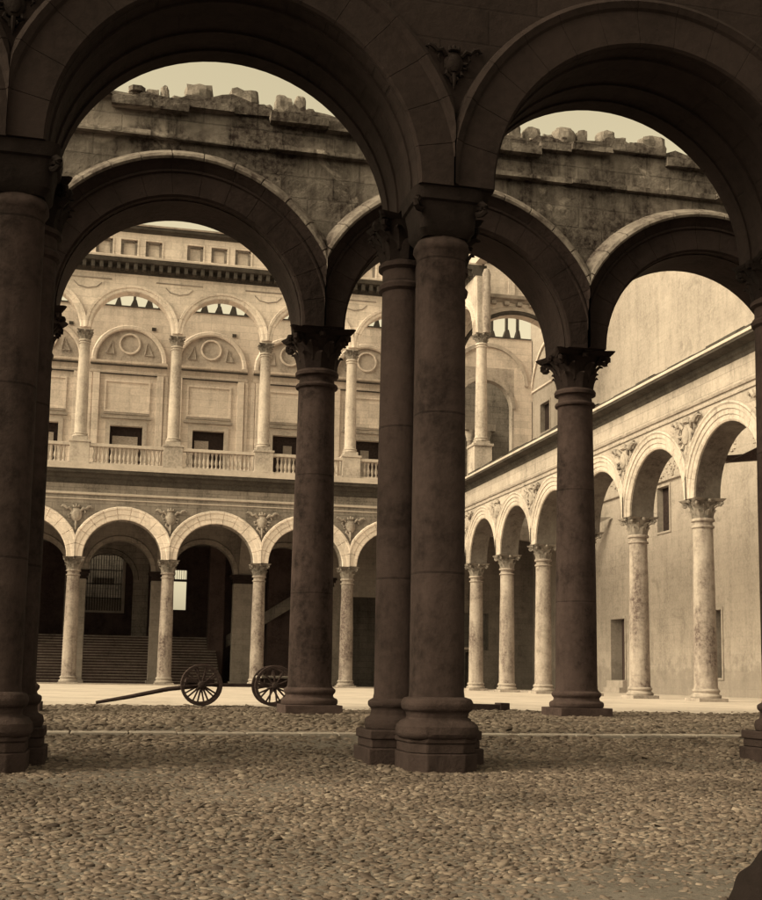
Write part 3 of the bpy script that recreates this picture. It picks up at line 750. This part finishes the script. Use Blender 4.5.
for i in range(17):
    m = MB(); m.box(-9, 7.4, 75.0+.34*i, 83.4, .0+.178*i, .178*(i+1)-.05); so_ = m.build('step', M['stair'], st)
    m = MB(); m.box(-9.02, 7.42, 74.96+.34*i, 75.3+.34*i, .178*(i+1)-.048, .178*(i+1)); m.build('tread_edge', M['carve'], so_)
# low plinth under the far colonnade
m = MB(TB); m.box(-13, 19, -.62, .7, -.2, .06); m.build('plinth_step', M['strip'], bw)

# ================================================================== RIGHT WING (single storey arcade, open to the sky)
rw = thing('side_arcade', (XR, 44, 0), 'long sunlit arcade on the right with carved shields between arches', 'arcade')
YR = [21.57+5*k for k in range(10)]       # ... 66.57
proto_r = cproto((M['court_col'], M['carve'], M['court_cap']))
for y_ in YR[1:-1]: put_col(proto_r, rw, XR, y_)
# the wall is built in bays so that each is a real pierced wall
m = MB(TR); m.arch_wall([(y_, y_+2.5, y_+5) for y_ in YR[:-1]], 2.14, 6.75, 10.74, -.44, .46)
m.box(YR[0]-.3, YR[0]+.4, -.43, .45, -.2, 6.75)
m.build('arcade_wall', M['court_r'], rw)
ringr = [(2.143, -.44), (2.143, -.50), (2.20, -.53), (2.34, -.53), (2.36, -.56), (2.52, -.56), (2.54, -.60), (2.66, -.60), (2.72, -.64), (2.78, -.62), (2.80, -.44)]
for y_ in YR[:-1]:
    m = MB(TR); m.ring(y_+2.5, 6.75, ringr, 2.5, joints=11, gap=.02, depth=.02); ro = m.build('arch_ring', M['up_col'], rw)
    m = MB(TR); m.ring(y_+2.5, 6.75, [(2.142, -.44), (2.12, -.438), (2.12, .458), (2.142, .459)], 2.5); m.build('soffit', M['soffit'], ro)  # lining coloured dark for the shade of the arch underside
    if y_ > 24: m = MB(); crest(m, TR, y_, -.47, 8.95, .95); m.build('carved_shield', M['carve'], rw, smooth=50)
m = MB(TR)
m.extr([(-.44, 9.66), (-.49, 9.67), (-.49, 9.73), (-.44, 9.74)], 21.4, 65.8); m.extr([(-.44, 9.86), (-.50, 9.87), (-.53, 9.95), (-.44, 9.97)], 21.4, 65.8)
m.build('string_course', M['carve'], rw)
m = MB(TR); m.extr([(.46, 10.74), (-.46, 10.74), (-.50, 10.84), (-.58, 10.90), (-.60, 11.02), (-1.0, 11.08), (-1.02, 11.16), (.46, 11.16)], 21.4, 65.6); m.build('cornice', M['dirt_and_shade'], rw)
m = MB(TR); m.box(21.4, 65.5, -1.05, -.3, 11.161, 11.26); m.build('cornice_lip', M['ledge'], rw, bevel=.01)
# weathered coping, ragged top
m = MB(TR); u = 21.4
while u < 60.2:
    w = rnd.uniform(.5, 1.3); h = rnd.uniform(.26, .40)
    m.extr([(.5, 11.262), (-.86, 11.262), (-.84, 11.262+h*.6), (-.60, 11.262+h), (.5, 11.262+h*1.15)], u, u+w-.01); u += w
m.build('coping', M['dirt_and_shade'], rw)

# tall plaster wall behind the side arcade
XW = 27.3
TW = lambda u, d, z: (XW+d, u, z)
gw = thing('gallery_wall', (XW, 50, 0), 'tall bare plastered wall behind the side arcade, with small doors and windows', 'wall')
oc = [(54.2, 55.5, 8.1, 10.36), (59.55, 61.3, .69, 3.96), (49.3, 50.4, .85, 3.92), (70.5, 72.1, 16.45, 18.35), (72.5, 73.2, .3, 3.9), (38.6, 39.8, 8.1, 10.3)]
m = MB(TW); m.wall(14.5, 74, -.3, 24.4, 0, .9, oc); wl = m.build('plaster_face', M['plaster'], gw)
for h in oc:
    hi = h[2] > 5
    f = MB(TW); f.wall(h[0]-.12, h[1]+.12, h[2]-.10, h[3]+.12, -.05, -.002, [h]); fo = f.build('window' if hi else 'door', M['plaster'], gw)
    f = MB(TW); f.box(h[0], h[1]-.45*(h[1]-h[0]) if not hi else h[1], .28, .34, h[2], h[3]); f.build('shutter' if hi else 'door_leaf', M['shutter'] if hi else M['wood'], fo)
    b_ = MB(TW); b_.box(h[0]-.2, h[1]+.2, .6, .88, h[2]-.1, h[3]+.1); b_.build('shade_backing', M['iron'], fo)  # dark sheet stands in for the shade behind each opening
m = MB(TW); m.box(59.4, 61.5, -.45, -.003, 0, .3); m.box(59.4, 61.5, -.25, -.004, .3, .66); m.build('door_step', M['strip'], gw)
m = MB(TW); m.extr([(-.002, 19.42), (-.10, 19.46), (-.10, 19.56), (-.002, 19.58)], 70.0, 73.6)
m.ring(70.2, 18.9, [(3.45, -.002), (3.45, -.12), (3.62, -.12), (3.62, -.002)], 9, 3.78); m.build('wall_moulding', M['court_up'], gw)
# remains of the fallen vault: rough ribs and broken plaster over each bay
for y_ in YR[3:-1]:
    m = MB(TW); c = y_+2.5
    n_ = 26
    for i in range(60):
        t = rnd.uniform(.1, PI-.1); rr_ = rnd.uniform(.2, 2.3)
        z = 10.75+.55*rr_*math.sin(t)*.9; u = c+rr_*math.cos(t)
        if rnd.random() < .5: m.blob((u, .0, z+.15), (.13*rnd.uniform(.5, 1.3), .08*rnd.uniform(.5, 1.2), .07*rnd.uniform(.6, 1.6)), 3)
        else: m.box(u-.10, u+.10, -.06*rnd.random()-.02, -.001, z, z+.07)
    m.extr([(-.001, 10.55), (-.14, 10.60), (-.14, 10.68), (-.001, 10.72)], c-2.5, c+2.5)
    m.build('vault_remains', M['carve'], gw)
# charred beam jammed in the arch nearest the ruin
m = MB(); m.tube([(XR+.35, 38.3, 8.42), (XR+1.2, 37.6, 8.40), (XR+2.6, 36.6, 8.40), (XR+4.6, 35.0, 8.5)], [.07, .11, .15, .2], 8)
m.add([(20.6, 36.5, 8.1), (24.6, 33.4, 8.2), (24.6, 33.4, 9.9), (22.0, 35.4, 8.9), (20.6, 36.8, 8.1), (24.6, 33.8, 8.2), (24.6, 33.8, 9.9), (22.0, 35.8, 8.9)],
      [(0, 1, 2, 3), (4, 7, 6, 5), (0, 4, 5, 1), (1, 5, 6, 2), (2, 6, 7, 3), (3, 7, 4, 0)])
o = m.build('broken_beam', M['wood']); tag(o, 'dark broken timber beam sticking out inside the nearest side arch', 'beam')
m = MB(); m.add([(XR+.4, 65.6, 8.95), (XR+5.2, 63.0, 8.2), (XR+7.6, 61.0, 9.6), (XR+.4, 65.6, 9.75), (XR+.4, 66.0, 8.95), (XR+5.2, 63.4, 8.2), (XR+7.6, 61.4, 9.6), (XR+.4, 66.0, 9.75)],
      [(0, 1, 2, 3), (4, 7, 6, 5), (0, 4, 5, 1), (1, 5, 6, 2), (2, 6, 7, 3), (3, 7, 4, 0)])
m.build('hanging_vault', M['plaster_low'], gw)

# ================================================================== RUINED ARCADE (middle distance)
YM0, YM1 = 20.42, 21.52
ra = thing('ruined_arcade', (6.1, 21, .13), 'dark ruined arcade with broken wall top carrying round arches', 'arcade')
XM = [-16.35+5*k for k in range(7)]+[19.1]
XM = [-11.35, -6.35, -1.38, 3.64, 8.64, 13.66, 18.9]
proto_m = col_meshes('column', .385, .325, .03, 6.12, 6.80, .60, .50, .12, .30, (M['mid_col'], M['mid_base'], M['mid_cap']), .34)
for x_ in XM[:-1]: put_col(proto_m, ra, x_, 21.0)
_ph = [rnd.uniform(0, 6) for _ in range(8)]
def mtop(u):
    v = 10.84+.012*(u)+.07*math.sin(u*1.7+_ph[0])+.05*math.sin(u*4.1+_ph[1])+.04*math.sin(u*9.3+_ph[2])
    h_ = math.sin(u*37.7+_ph[3])*43758.5; h_ -= math.floor(h_)
    return v+.10*(h_-.5)
TM = lambda u, d, z: (u, 21.0+d, z)
baysM = [(a, (a+b_)/2, b_) for a, b_ in zip(XM, XM[1:])]
m = MB(TM); m.arch_wall(baysM, 2.12, 6.80, mtop, -.48, .50, 34, sub=2)
m.build('ruined_wall', M['mid'], ra)
mring = [(2.123, -.48), (2.123, -.60), (2.16, -.63), (2.55, -.63), (2.57, -.66), (2.60, -.66), (2.62, -.64), (2.70, -.70), (2.76, -.76)]
mhood = [(2.765, -.483), (2.765, -.775), (2.80, -.80), (2.86, -.78), (2.98, -.60), (3.02, -.483)]
for a, c, b_ in baysM:
    m = MB(TM); m.ring(c, 6.80, mring+[(2.762, -.483)], c-a, b_-c, joints=15, gap=.014, depth=.01, n=45); ro = m.build('arch_ring', M['mid_arch'], ra)
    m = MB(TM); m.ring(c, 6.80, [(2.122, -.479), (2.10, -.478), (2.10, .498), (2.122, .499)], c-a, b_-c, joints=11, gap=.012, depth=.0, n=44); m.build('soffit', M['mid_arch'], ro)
    m = MB(TM); m.ring(c, 6.80, mhood, c-a, b_-c, th0=R(18), th1=R(162), joints=13, gap=.03, depth=.05, n=39); m.build('hood_moulding', M['mid_hood'], ro)
# ledges and rubble courses under the broken top
m = MB(TM); m2 = MB(TM); u = XM[0]
while u < 18.8:
    w = rnd.uniform(.5, 1.2); q = rnd.uniform(0, .05)
    m.box(u, u+w-.003, -.54-q*2.2, -.481, 9.98+.004*u, 10.07+.004*u, .008)
    m2.box(u, u+w-.003, -.55-q*3, -.482, mtop(u+.3)-.30, mtop(u+.3)-.14, .02)
    u += w
m.build('broken_string_course', M['mid'], ra); m2.build('broken_cornice', M['mid'], ra)
m = MB(TM); u = XM[0]
while u < 18.7:                         # small rubble bedded on the top
    s_ = rnd.choice((.03, .04, .05, .07, .12))
    m.blob((u, rnd.uniform(-.42, .42), mtop(u)+s_*.35), (s_*rnd.uniform(.8, 1.5), s_, s_*rnd.uniform(.6, 1.1)), 3); u += rnd.uniform(.03, .13)
m.build('rubble_top', M['mid'], ra)
# loose blocks lying on the broken top
BL = [(0.13, .36, 11.07, 'left'), (.37, .62, 11.10, 'left'), (.63, .80, 11.19, 'left'), (.82, 1.05, 11.02, 'left'), (1.08, 1.57, 11.25, 'left'), (1.59, 1.85, 11.03, 'left'), (1.88, 2.40, 11.21, 'left'),
      (2.44, 2.68, 11.09, 'left'), (2.72, 3.04, 11.26, 'left'), (3.06, 3.28, 11.28, 'left'),
      (7.20, 7.46, 11.28, 'right'), (7.57, 7.90, 11.26, 'right'), (7.93, 8.15, 11.14, 'right'), (8.16, 8.62, 11.33, 'right'), (8.64, 8.84, 11.30, 'right'), (8.86, 9.04, 11.09, 'right'),
      (9.06, 9.44, 11.35, 'right'), (9.46, 9.67, 11.26, 'right'), (9.70, 9.88, 11.10, 'right'), (9.93, 10.52, 11.35, 'right')]
ordn = ['first', 'second', 'third', 'fourth', 'fifth', 'sixth', 'seventh', 'eighth', 'ninth', 'tenth']
cnt = {'left': 0, 'right': 0}
for i, (u0, u1, zt, side) in enumerate(BL):
    c = (u0+u1)/2; zb = min(mtop(u0), mtop(u1), mtop(c))-.03; r2 = random.Random(40+i)
    w, h = (u1-u0)/2, (zt-zb); rounded = (i in (9, 13, 16, 19, 2))
    bm = bmesh.new(); bmesh.ops.create_cube(bm, size=1.)
    bmesh.ops.subdivide_edges(bm, edges=bm.edges, cuts=3, use_grid_fill=True)
    for v in bm.verts:
        p = v.co; e = 3.2 if rounded else 7
        L_ = (abs(p.x*2)**e+abs(p.y*2)**e+abs(p.z*2)**e)**(1/e)
        q = p/L_ if L_ > 0 else p
        q = q*(1+r2.uniform(-.10, .10)); v.co = Vector((q.x*2*w, q.y*2*w*r2.uniform(.8, .9)*1.1, q.z*h+h/2))
    me = bpy.data.meshes.new('stone_block'); bm.to_mesh(me); bm.free(); me.materials.append(M['block'])
    o = bpy.data.objects.new('stone_block', me); col.objects.link(o); o.location = (c, 20.92+r2.uniform(-.08, .1), zb); o.rotation_euler = (0, 0, r2.uniform(-.12, .12))
    size = 'large' if u1-u0 > .44 else ('small' if u1-u0 < .24 else 'medium')
    tag(o, '%s %s stone on broken wall top, %s from left seen through the %s near arch' % (size, 'rounded' if rounded else 'squared', ordn[cnt[side]], side), 'stone block', 'loose stones on the ruined wall')
    cnt[side] += 1

# ================================================================== NEAR RANGE (hall the camera stands in)
ZN = 6.27
nr = thing('entrance_range', (3.72, 13.6, -.3), 'dark nearest arcade of heavy arches framing the view of the court', 'arcade')
XN = [-16.0, -11.1, -6.15, -1.20, 3.74, 8.87, 13.85, 18.8]
TN = lambda u, d, z: (u, 13.6+d, z)
baysN = [(a, (a+b_)/2, b_) for a, b_ in zip(XN, XN[1:])]
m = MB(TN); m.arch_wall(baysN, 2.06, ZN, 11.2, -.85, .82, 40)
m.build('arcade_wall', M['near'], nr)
nring = [(2.063, -.85), (2.063, -.90), (2.09, -.93), (2.50, -.93), (2.53, -.96), (2.60, -.99), (2.66, -.95), (2.68, -.85)]
for a, c, b_ in baysN:
    m = MB(TN); m.ring(c, ZN, nring, c-a, b_-c, joints=15, gap=.010, depth=.008, n=45); ro = m.build('arch_ring', M['near_arch'], nr)
    # ribs under the soffit
    m = MB(TN)
    for d0 in (-.62, .05, .5):
        k_ = 40
        for i in range(k_):
            t0, t1 = PI*i/k_, PI*(i+1)/k_
            P8 = []
            for t in (t0, t1):
                for r_ in (2.061, 2.035):
                    for d in (d0, d0+.22): P8.append((c-r_*math.cos(t), d, ZN+r_*math.sin(t)))
            m.add(P8, [(0, 1, 3, 2), (4, 6, 7, 5), (2, 3, 7, 6), (0, 2, 6, 4), (1, 5, 7, 3)])
    m.build('soffit_band', M['near_arch'], ro)
# carved boss in the spandrels
for u in XN[1:-1]:
    m = MB(); crest(m, TN, u, -.86, ZN+1.52, .34); m.build('carved_shield', M['near_cap'], nr, smooth=50)
def near_capital(m, cx, cy, R0, z0, z1, half):
    cp = capital(R0, z0, z1, half); m.add([(x+cx, y+cy, z) for x, y, z in cp.v], cp.f)
for pi_, u in enumerate(XN[1:-1]):
    zg = -.45
    fu = u-.02 if pi_ not in (2, 3, 4) else u+{2: .14, 3: -.02, 4: .16}[pi_]       # front shaft of the pier
    # front shaft: flattened half-round pilaster
    s_ = MB(); ns = 26; ys_ = 13.12
    def outl(hw, dep, pw=3.2):
        o_ = []
        for i in range(ns):
            a = 2*PI*i/ns; ca, sa = math.cos(a), math.sin(a)
            o_.append((hw*math.copysign(abs(ca)**(2/pw), ca), dep*math.copysign(abs(sa)**(2/pw), sa)))
        return o_
    def stack(m_, cx, cy, rows, pw=3.2):
        rings = [[m_.P((cx+a, cy+b2, z)) for a, b2 in outl(hw, dep, pw)] for hw, dep, z in rows]
        for a, b2 in zip(rings, rings[1:]):
            for i in range(ns): j = (i+1) % ns; m_.f.append([a[i], a[j], b2[j], b2[i]])
        m_.f.append(rings[0][::-1]); m_.f.append(rings[-1])
    stack(s_, fu, ys_, [(.315, .30, .38), (.300, .29, .5), (.295, .285, 3.), (.28, .27, 5.55), (.30, .29, 5.58), (.32, .31, 5.62), (.31, .30, 5.68), (.285, .275, 5.72), (.285, .275, ZN-.4)], 2.6)
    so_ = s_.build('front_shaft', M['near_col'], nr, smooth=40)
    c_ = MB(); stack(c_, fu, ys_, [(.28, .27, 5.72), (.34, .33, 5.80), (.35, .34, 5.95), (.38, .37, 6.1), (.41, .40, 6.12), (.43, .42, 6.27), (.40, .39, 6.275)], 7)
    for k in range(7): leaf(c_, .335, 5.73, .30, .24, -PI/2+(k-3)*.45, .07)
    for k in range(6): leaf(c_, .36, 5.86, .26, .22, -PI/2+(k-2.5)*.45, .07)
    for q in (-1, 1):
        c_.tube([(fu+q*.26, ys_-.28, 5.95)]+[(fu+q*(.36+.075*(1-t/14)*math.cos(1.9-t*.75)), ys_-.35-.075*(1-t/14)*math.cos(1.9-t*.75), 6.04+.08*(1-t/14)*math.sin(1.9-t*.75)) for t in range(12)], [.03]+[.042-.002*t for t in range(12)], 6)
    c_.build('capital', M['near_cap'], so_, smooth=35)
    b_ = MB(); stack(b_, fu, ys_-.02, [(.30, .30, .44), (.36, .36, .42), (.385, .385, .36), (.37, .37, .30), (.33, .33, .27), (.32, .32, .20), (.39, .39, .17), (.43, .43, .12), (.44, .44, .04), (.42, .42, .0), (.38, .38, -.02)][::-1], 3.4)
    hx = [(-.42, .45), (-.42, -.22), (-.24, -.46), (.24, -.46), (.44, -.30), (.44, .45)]
    def prism(m_, sc, z0, z1):
        lo_ = [m_.P((fu+a*sc, ys_+b2*sc, z0)) for a, b2 in hx]; hi_ = [m_.P((fu+a*sc, ys_+b2*sc, z1)) for a, b2 in hx]; n_ = len(hx)
        for i in range(n_): m_.f.append([lo_[i], lo_[(i+1) % n_], hi_[(i+1) % n_], hi_[i]])
        m_.f.append(lo_[::-1]); m_.f.append(hi_)
    prism(b_, .90, -.06, .0); prism(b_, .86, -.17, -.06); prism(b_, .90, zg-.05, -.17)
    b_.build('base', M['near_base'], so_, smooth=30, bevel=.015)
    # two round rear columns
    for q in (-.27, .27):
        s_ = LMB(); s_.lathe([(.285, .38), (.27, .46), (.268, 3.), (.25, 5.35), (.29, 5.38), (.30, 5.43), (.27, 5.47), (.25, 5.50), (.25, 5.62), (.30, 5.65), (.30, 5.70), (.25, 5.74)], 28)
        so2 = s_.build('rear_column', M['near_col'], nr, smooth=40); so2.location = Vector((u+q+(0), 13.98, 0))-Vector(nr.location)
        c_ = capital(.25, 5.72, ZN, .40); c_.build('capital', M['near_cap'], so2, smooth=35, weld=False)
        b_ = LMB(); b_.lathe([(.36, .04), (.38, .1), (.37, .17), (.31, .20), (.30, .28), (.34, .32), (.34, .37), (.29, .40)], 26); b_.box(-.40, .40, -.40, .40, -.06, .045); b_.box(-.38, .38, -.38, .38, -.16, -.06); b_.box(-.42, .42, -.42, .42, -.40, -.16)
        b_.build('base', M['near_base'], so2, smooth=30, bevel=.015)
    s_ = MB(); s_.box(u-.17, u+.13, 13.35, 13.9, -.3, ZN+.0); s_.box(u-.09, u-.02, 13.0, 13.4, .3, 5.6); s_.build('pier_core', M['near'], nr)
    s_ = MB(); s_.box(u-.36, u+.36, 12.78, 14.38, ZN-.001, ZN+.06); s_.build('impost', M['near_cap'], nr)
# the range above and around the hall
H = 11.9
m = MB(); m.box(-18, 20.5, 12.76, 14.41, 11.201, H); m.build('upper_wall', M['near'], nr)

# ================================================================== WAGON
wg = thing('wagon', (2.75, 24.6, 0), 'low dark wooden wagon with spoked wheels and its draught pole resting on the ground', 'wagon')
WR = .415
def wheel_meshes():
    r_ = LMB(); n_ = 36
    for (ri, ro_, y0, y1) in ((WR-.065, WR, -.035, .035),):
        rings = []
        for i in range(n_):
            a = 2*PI*i/n_; rings.append([r_.P((rr_*math.cos(a), yy, rr_*math.sin(a))) for rr_, yy in ((ri, y0), (ro_-.008, y0), (ro_, y0+.01), (ro_, y1-.01), (ro_-.008, y1), (ri, y1))])
        for i in range(n_):
            a, b2 = rings[i], rings[(i+1) % n_]
            for k in range(6): r_.f.append([a[k], b2[k], b2[(k+1) % 6], a[(k+1) % 6]])
    s_ = []
    for k in range(10):
        s1 = LMB(); a = 2*PI*k/10+.1
        s1.tube([(.05*math.cos(a), 0, .05*math.sin(a)), (.2*math.cos(a), -.01, .2*math.sin(a)), ((WR-.05)*math.cos(a), 0, (WR-.05)*math.sin(a))], [.026, .021, .019], 6); s_.append(s1)
    h = LMB(); nn = 14
    prf = [(.045, -.13), (.06, -.12), (.075, -.06), (.085, 0), (.075, .06), (.06, .12), (.045, .13)]
    rings = [[h.P((q*math.cos(2*PI*i/nn), y_, q*math.sin(2*PI*i/nn))) for i in range(nn)] for q, y_ in prf]
    for a, b2 in zip(rings, rings[1:]):
        for i in range(nn): j = (i+1) % nn; h.f.append([a[i], a[j], b2[j], b2[i]])
    h.f.append(rings[0]); h.f.append(rings[-1][::-1])
    return r_, s_, h
def add_wheel(x_, y_, rot=0):
    rim, sp, hub = wheel_meshes()
    ro_ = rim.build('wheel', M['wood'], wg, smooth=30); ro_.location = Vector((x_, y_, WR+.02))-Vector(wg.location); ro_.rotation_euler = (0, rot, 0)
    for s1 in sp: s1.build('spoke', M['wood'], ro_, smooth=40)
    hub.build('hub', M['iron'], ro_, smooth=40)
for x_, rot in ((2.03, 0), (3.50, .3)):
    add_wheel(x_, 24.25, rot); add_wheel(x_+.06, 25.25, rot+.2)
    m = MB(); m.box(x_-.05, x_+.05, 24.3, 25.25, .38, .49); m.build('axle', M['wood'], wg, bevel=.01)
m = MB(); m.box(1.72, 3.9, 24.70, 24.80, .40, .47); m.build('reach_pole', M['wood'], wg)
m = MB(); m.box(1.72, 2.3, 24.42, 25.08, .48, .56); m.build('front_bolster', M['wood'], wg, bevel=.01)
m = MB(); m.box(3.22, 4.0, 24.30, 25.2, .585, .635); m.build('plank_bed', M['wood_pale'], wg, bevel=.008)
m = MB(); m.box(3.3, 3.95, 24.38, 24.46, .50, .583); m.box(3.3, 3.95, 25.04, 25.12, .50, .583); m.build('bed_rail', M['wood'], wg)
m = MB(); m.tube([(2.1, 24.75, .42), (1.4, 24.68, .34), (.6, 24.62, .17), (.0, 24.55, .06)], [.045, .045, .04, .032], 8); m.build('draught_pole', M['wood'], wg, smooth=40)

# dark timber lying on the ground right of the near pier
m = MB()
m.add([(5.9, 23.95, .0), (8.3, 23.95, -.03), (8.3, 24.25, -.03), (5.9, 24.25, .0), (5.9, 23.95, .16), (8.3, 23.95, .12), (8.3, 24.25, .12), (5.9, 24.25, .16)],
      [(0, 3, 2, 1), (4, 5, 6, 7), (0, 1, 5, 4), (1, 2, 6, 5), (2, 3, 7, 6), (3, 0, 4, 7)])
m.box(8.16, 8.36, 23.9, 24.3, -.02, .155)
o = m.build('timber_beam', M['iron'], bevel=.01); tag(o, 'dark squared timber lying on the pale ground right of the nearest pier', 'timber')

# dark rounded guard stone at the bottom right corner
bm = bmesh.new(); bmesh.ops.create_icosphere(bm, subdivisions=4, radius=1)
for v in bm.verts:
    p = v.co; k = 1+.05*math.sin(p.x*5+1)*math.sin(p.y*4)+.03*math.sin(p.z*9+p.x*7)
    v.co = Vector((p.x*.24*k, p.y*.26*k, p.z*.34*k))
me = bpy.data.meshes.new('guard_stone'); bm.to_mesh(me); bm.free(); me.materials.append(M['near_cap'])
me.polygons.foreach_set('use_smooth', [True]*len(me.polygons))
o = bpy.data.objects.new('guard_stone', me); col.objects.link(o); o.location = (3.06, 5.05, -.44)
tag(o, 'dark rounded guard stone at the bottom right edge of the cobbles', 'stone')

# ------------------------------------------------------------------ light
W = bpy.data.worlds.new('World'); C.world = W; W.use_nodes = True
nt = W.node_tree; nt.nodes.clear()
out = nt.nodes.new('ShaderNodeOutputWorld'); bg = nt.nodes.new('ShaderNodeBackground')
sky = nt.nodes.new('ShaderNodeTexSky'); sky.sky_type = 'NISHITA'; sky.sun_disc = False
trav = Vector((.80, .16, -.60)).normalized()         # direction the sunlight travels
sky.sun_elevation = math.asin(-trav.z); sky.sun_rotation = math.atan2(-trav.x, -trav.y)
sky.dust_density = 4; sky.air_density = 1.2
bw_ = nt.nodes.new('ShaderNodeRGBToBW'); 
mxs = nt.nodes.new('ShaderNodeMix'); mxs.data_type = 'RGBA'; mxs.blend_type = 'MULTIPLY'; mxs.inputs[0].default_value = 1
mxs.inputs[7].default_value = (1, .86, .55, 1)       # the brown tone of the old print
nt.links.new(sky.outputs[0], bw_.inputs[0]); nt.links.new(bw_.outputs[0], mxs.inputs[6]); nt.links.new(mxs.outputs[2], bg.inputs[0])
bg.inputs[1].default_value = .15
nt.links.new(bg.outputs[0], out.inputs[0])
sd = bpy.data.lights.new('sun', 'SUN'); sd.energy = 1.05; sd.angle = R(34); sd.color = (1, .85, .58)
so_ = bpy.data.objects.new('sun', sd); col.objects.link(so_); so_.rotation_euler = trav.to_track_quat('-Z', 'Y').to_euler(); so_.location = (-20, -20, 60)

# ------------------------------------------------------------------ camera
f, sy, yaw, pit, roll, h = 1200.1, 68.19, .2282, .1306, .0164, .652
cd = bpy.data.cameras.new('camera'); co = bpy.data.objects.new('camera', cd); col.objects.link(co)
cd.sensor_fit = 'VERTICAL'; cd.sensor_height = 36; cd.sensor_width = 36
cd.lens = f/900*36
cd.shift_y = (451+sy-450)/900; cd.shift_x = 0
cd.clip_start = .05; cd.clip_end = 1000
F = Vector((math.sin(yaw)*math.cos(pit), math.cos(yaw)*math.cos(pit), math.sin(pit)))
Rt = Vector((math.cos(yaw), -math.sin(yaw), 0)); Up = Rt.cross(F)
cr, sr = math.cos(roll), math.sin(roll)
# image is turned clockwise by roll
R2 = Rt*cr+Up*sr; U2 = Up*cr-Rt*sr
mw = Matrix((R2, U2, -F)).transposed().to_4x4(); mw.translation = Vector((0, 0, h)); co.matrix_world = mw
C.camera = co
C.view_settings.view_transform = 'Standard'; C.view_settings.look = 'None'; C.view_settings.gamma = 1
C.view_settings.use_curve_mapping = False; C.view_settings.exposure = 1.2
for o in list(bpy.data.objects):
    if 'used' in o: del o['used']
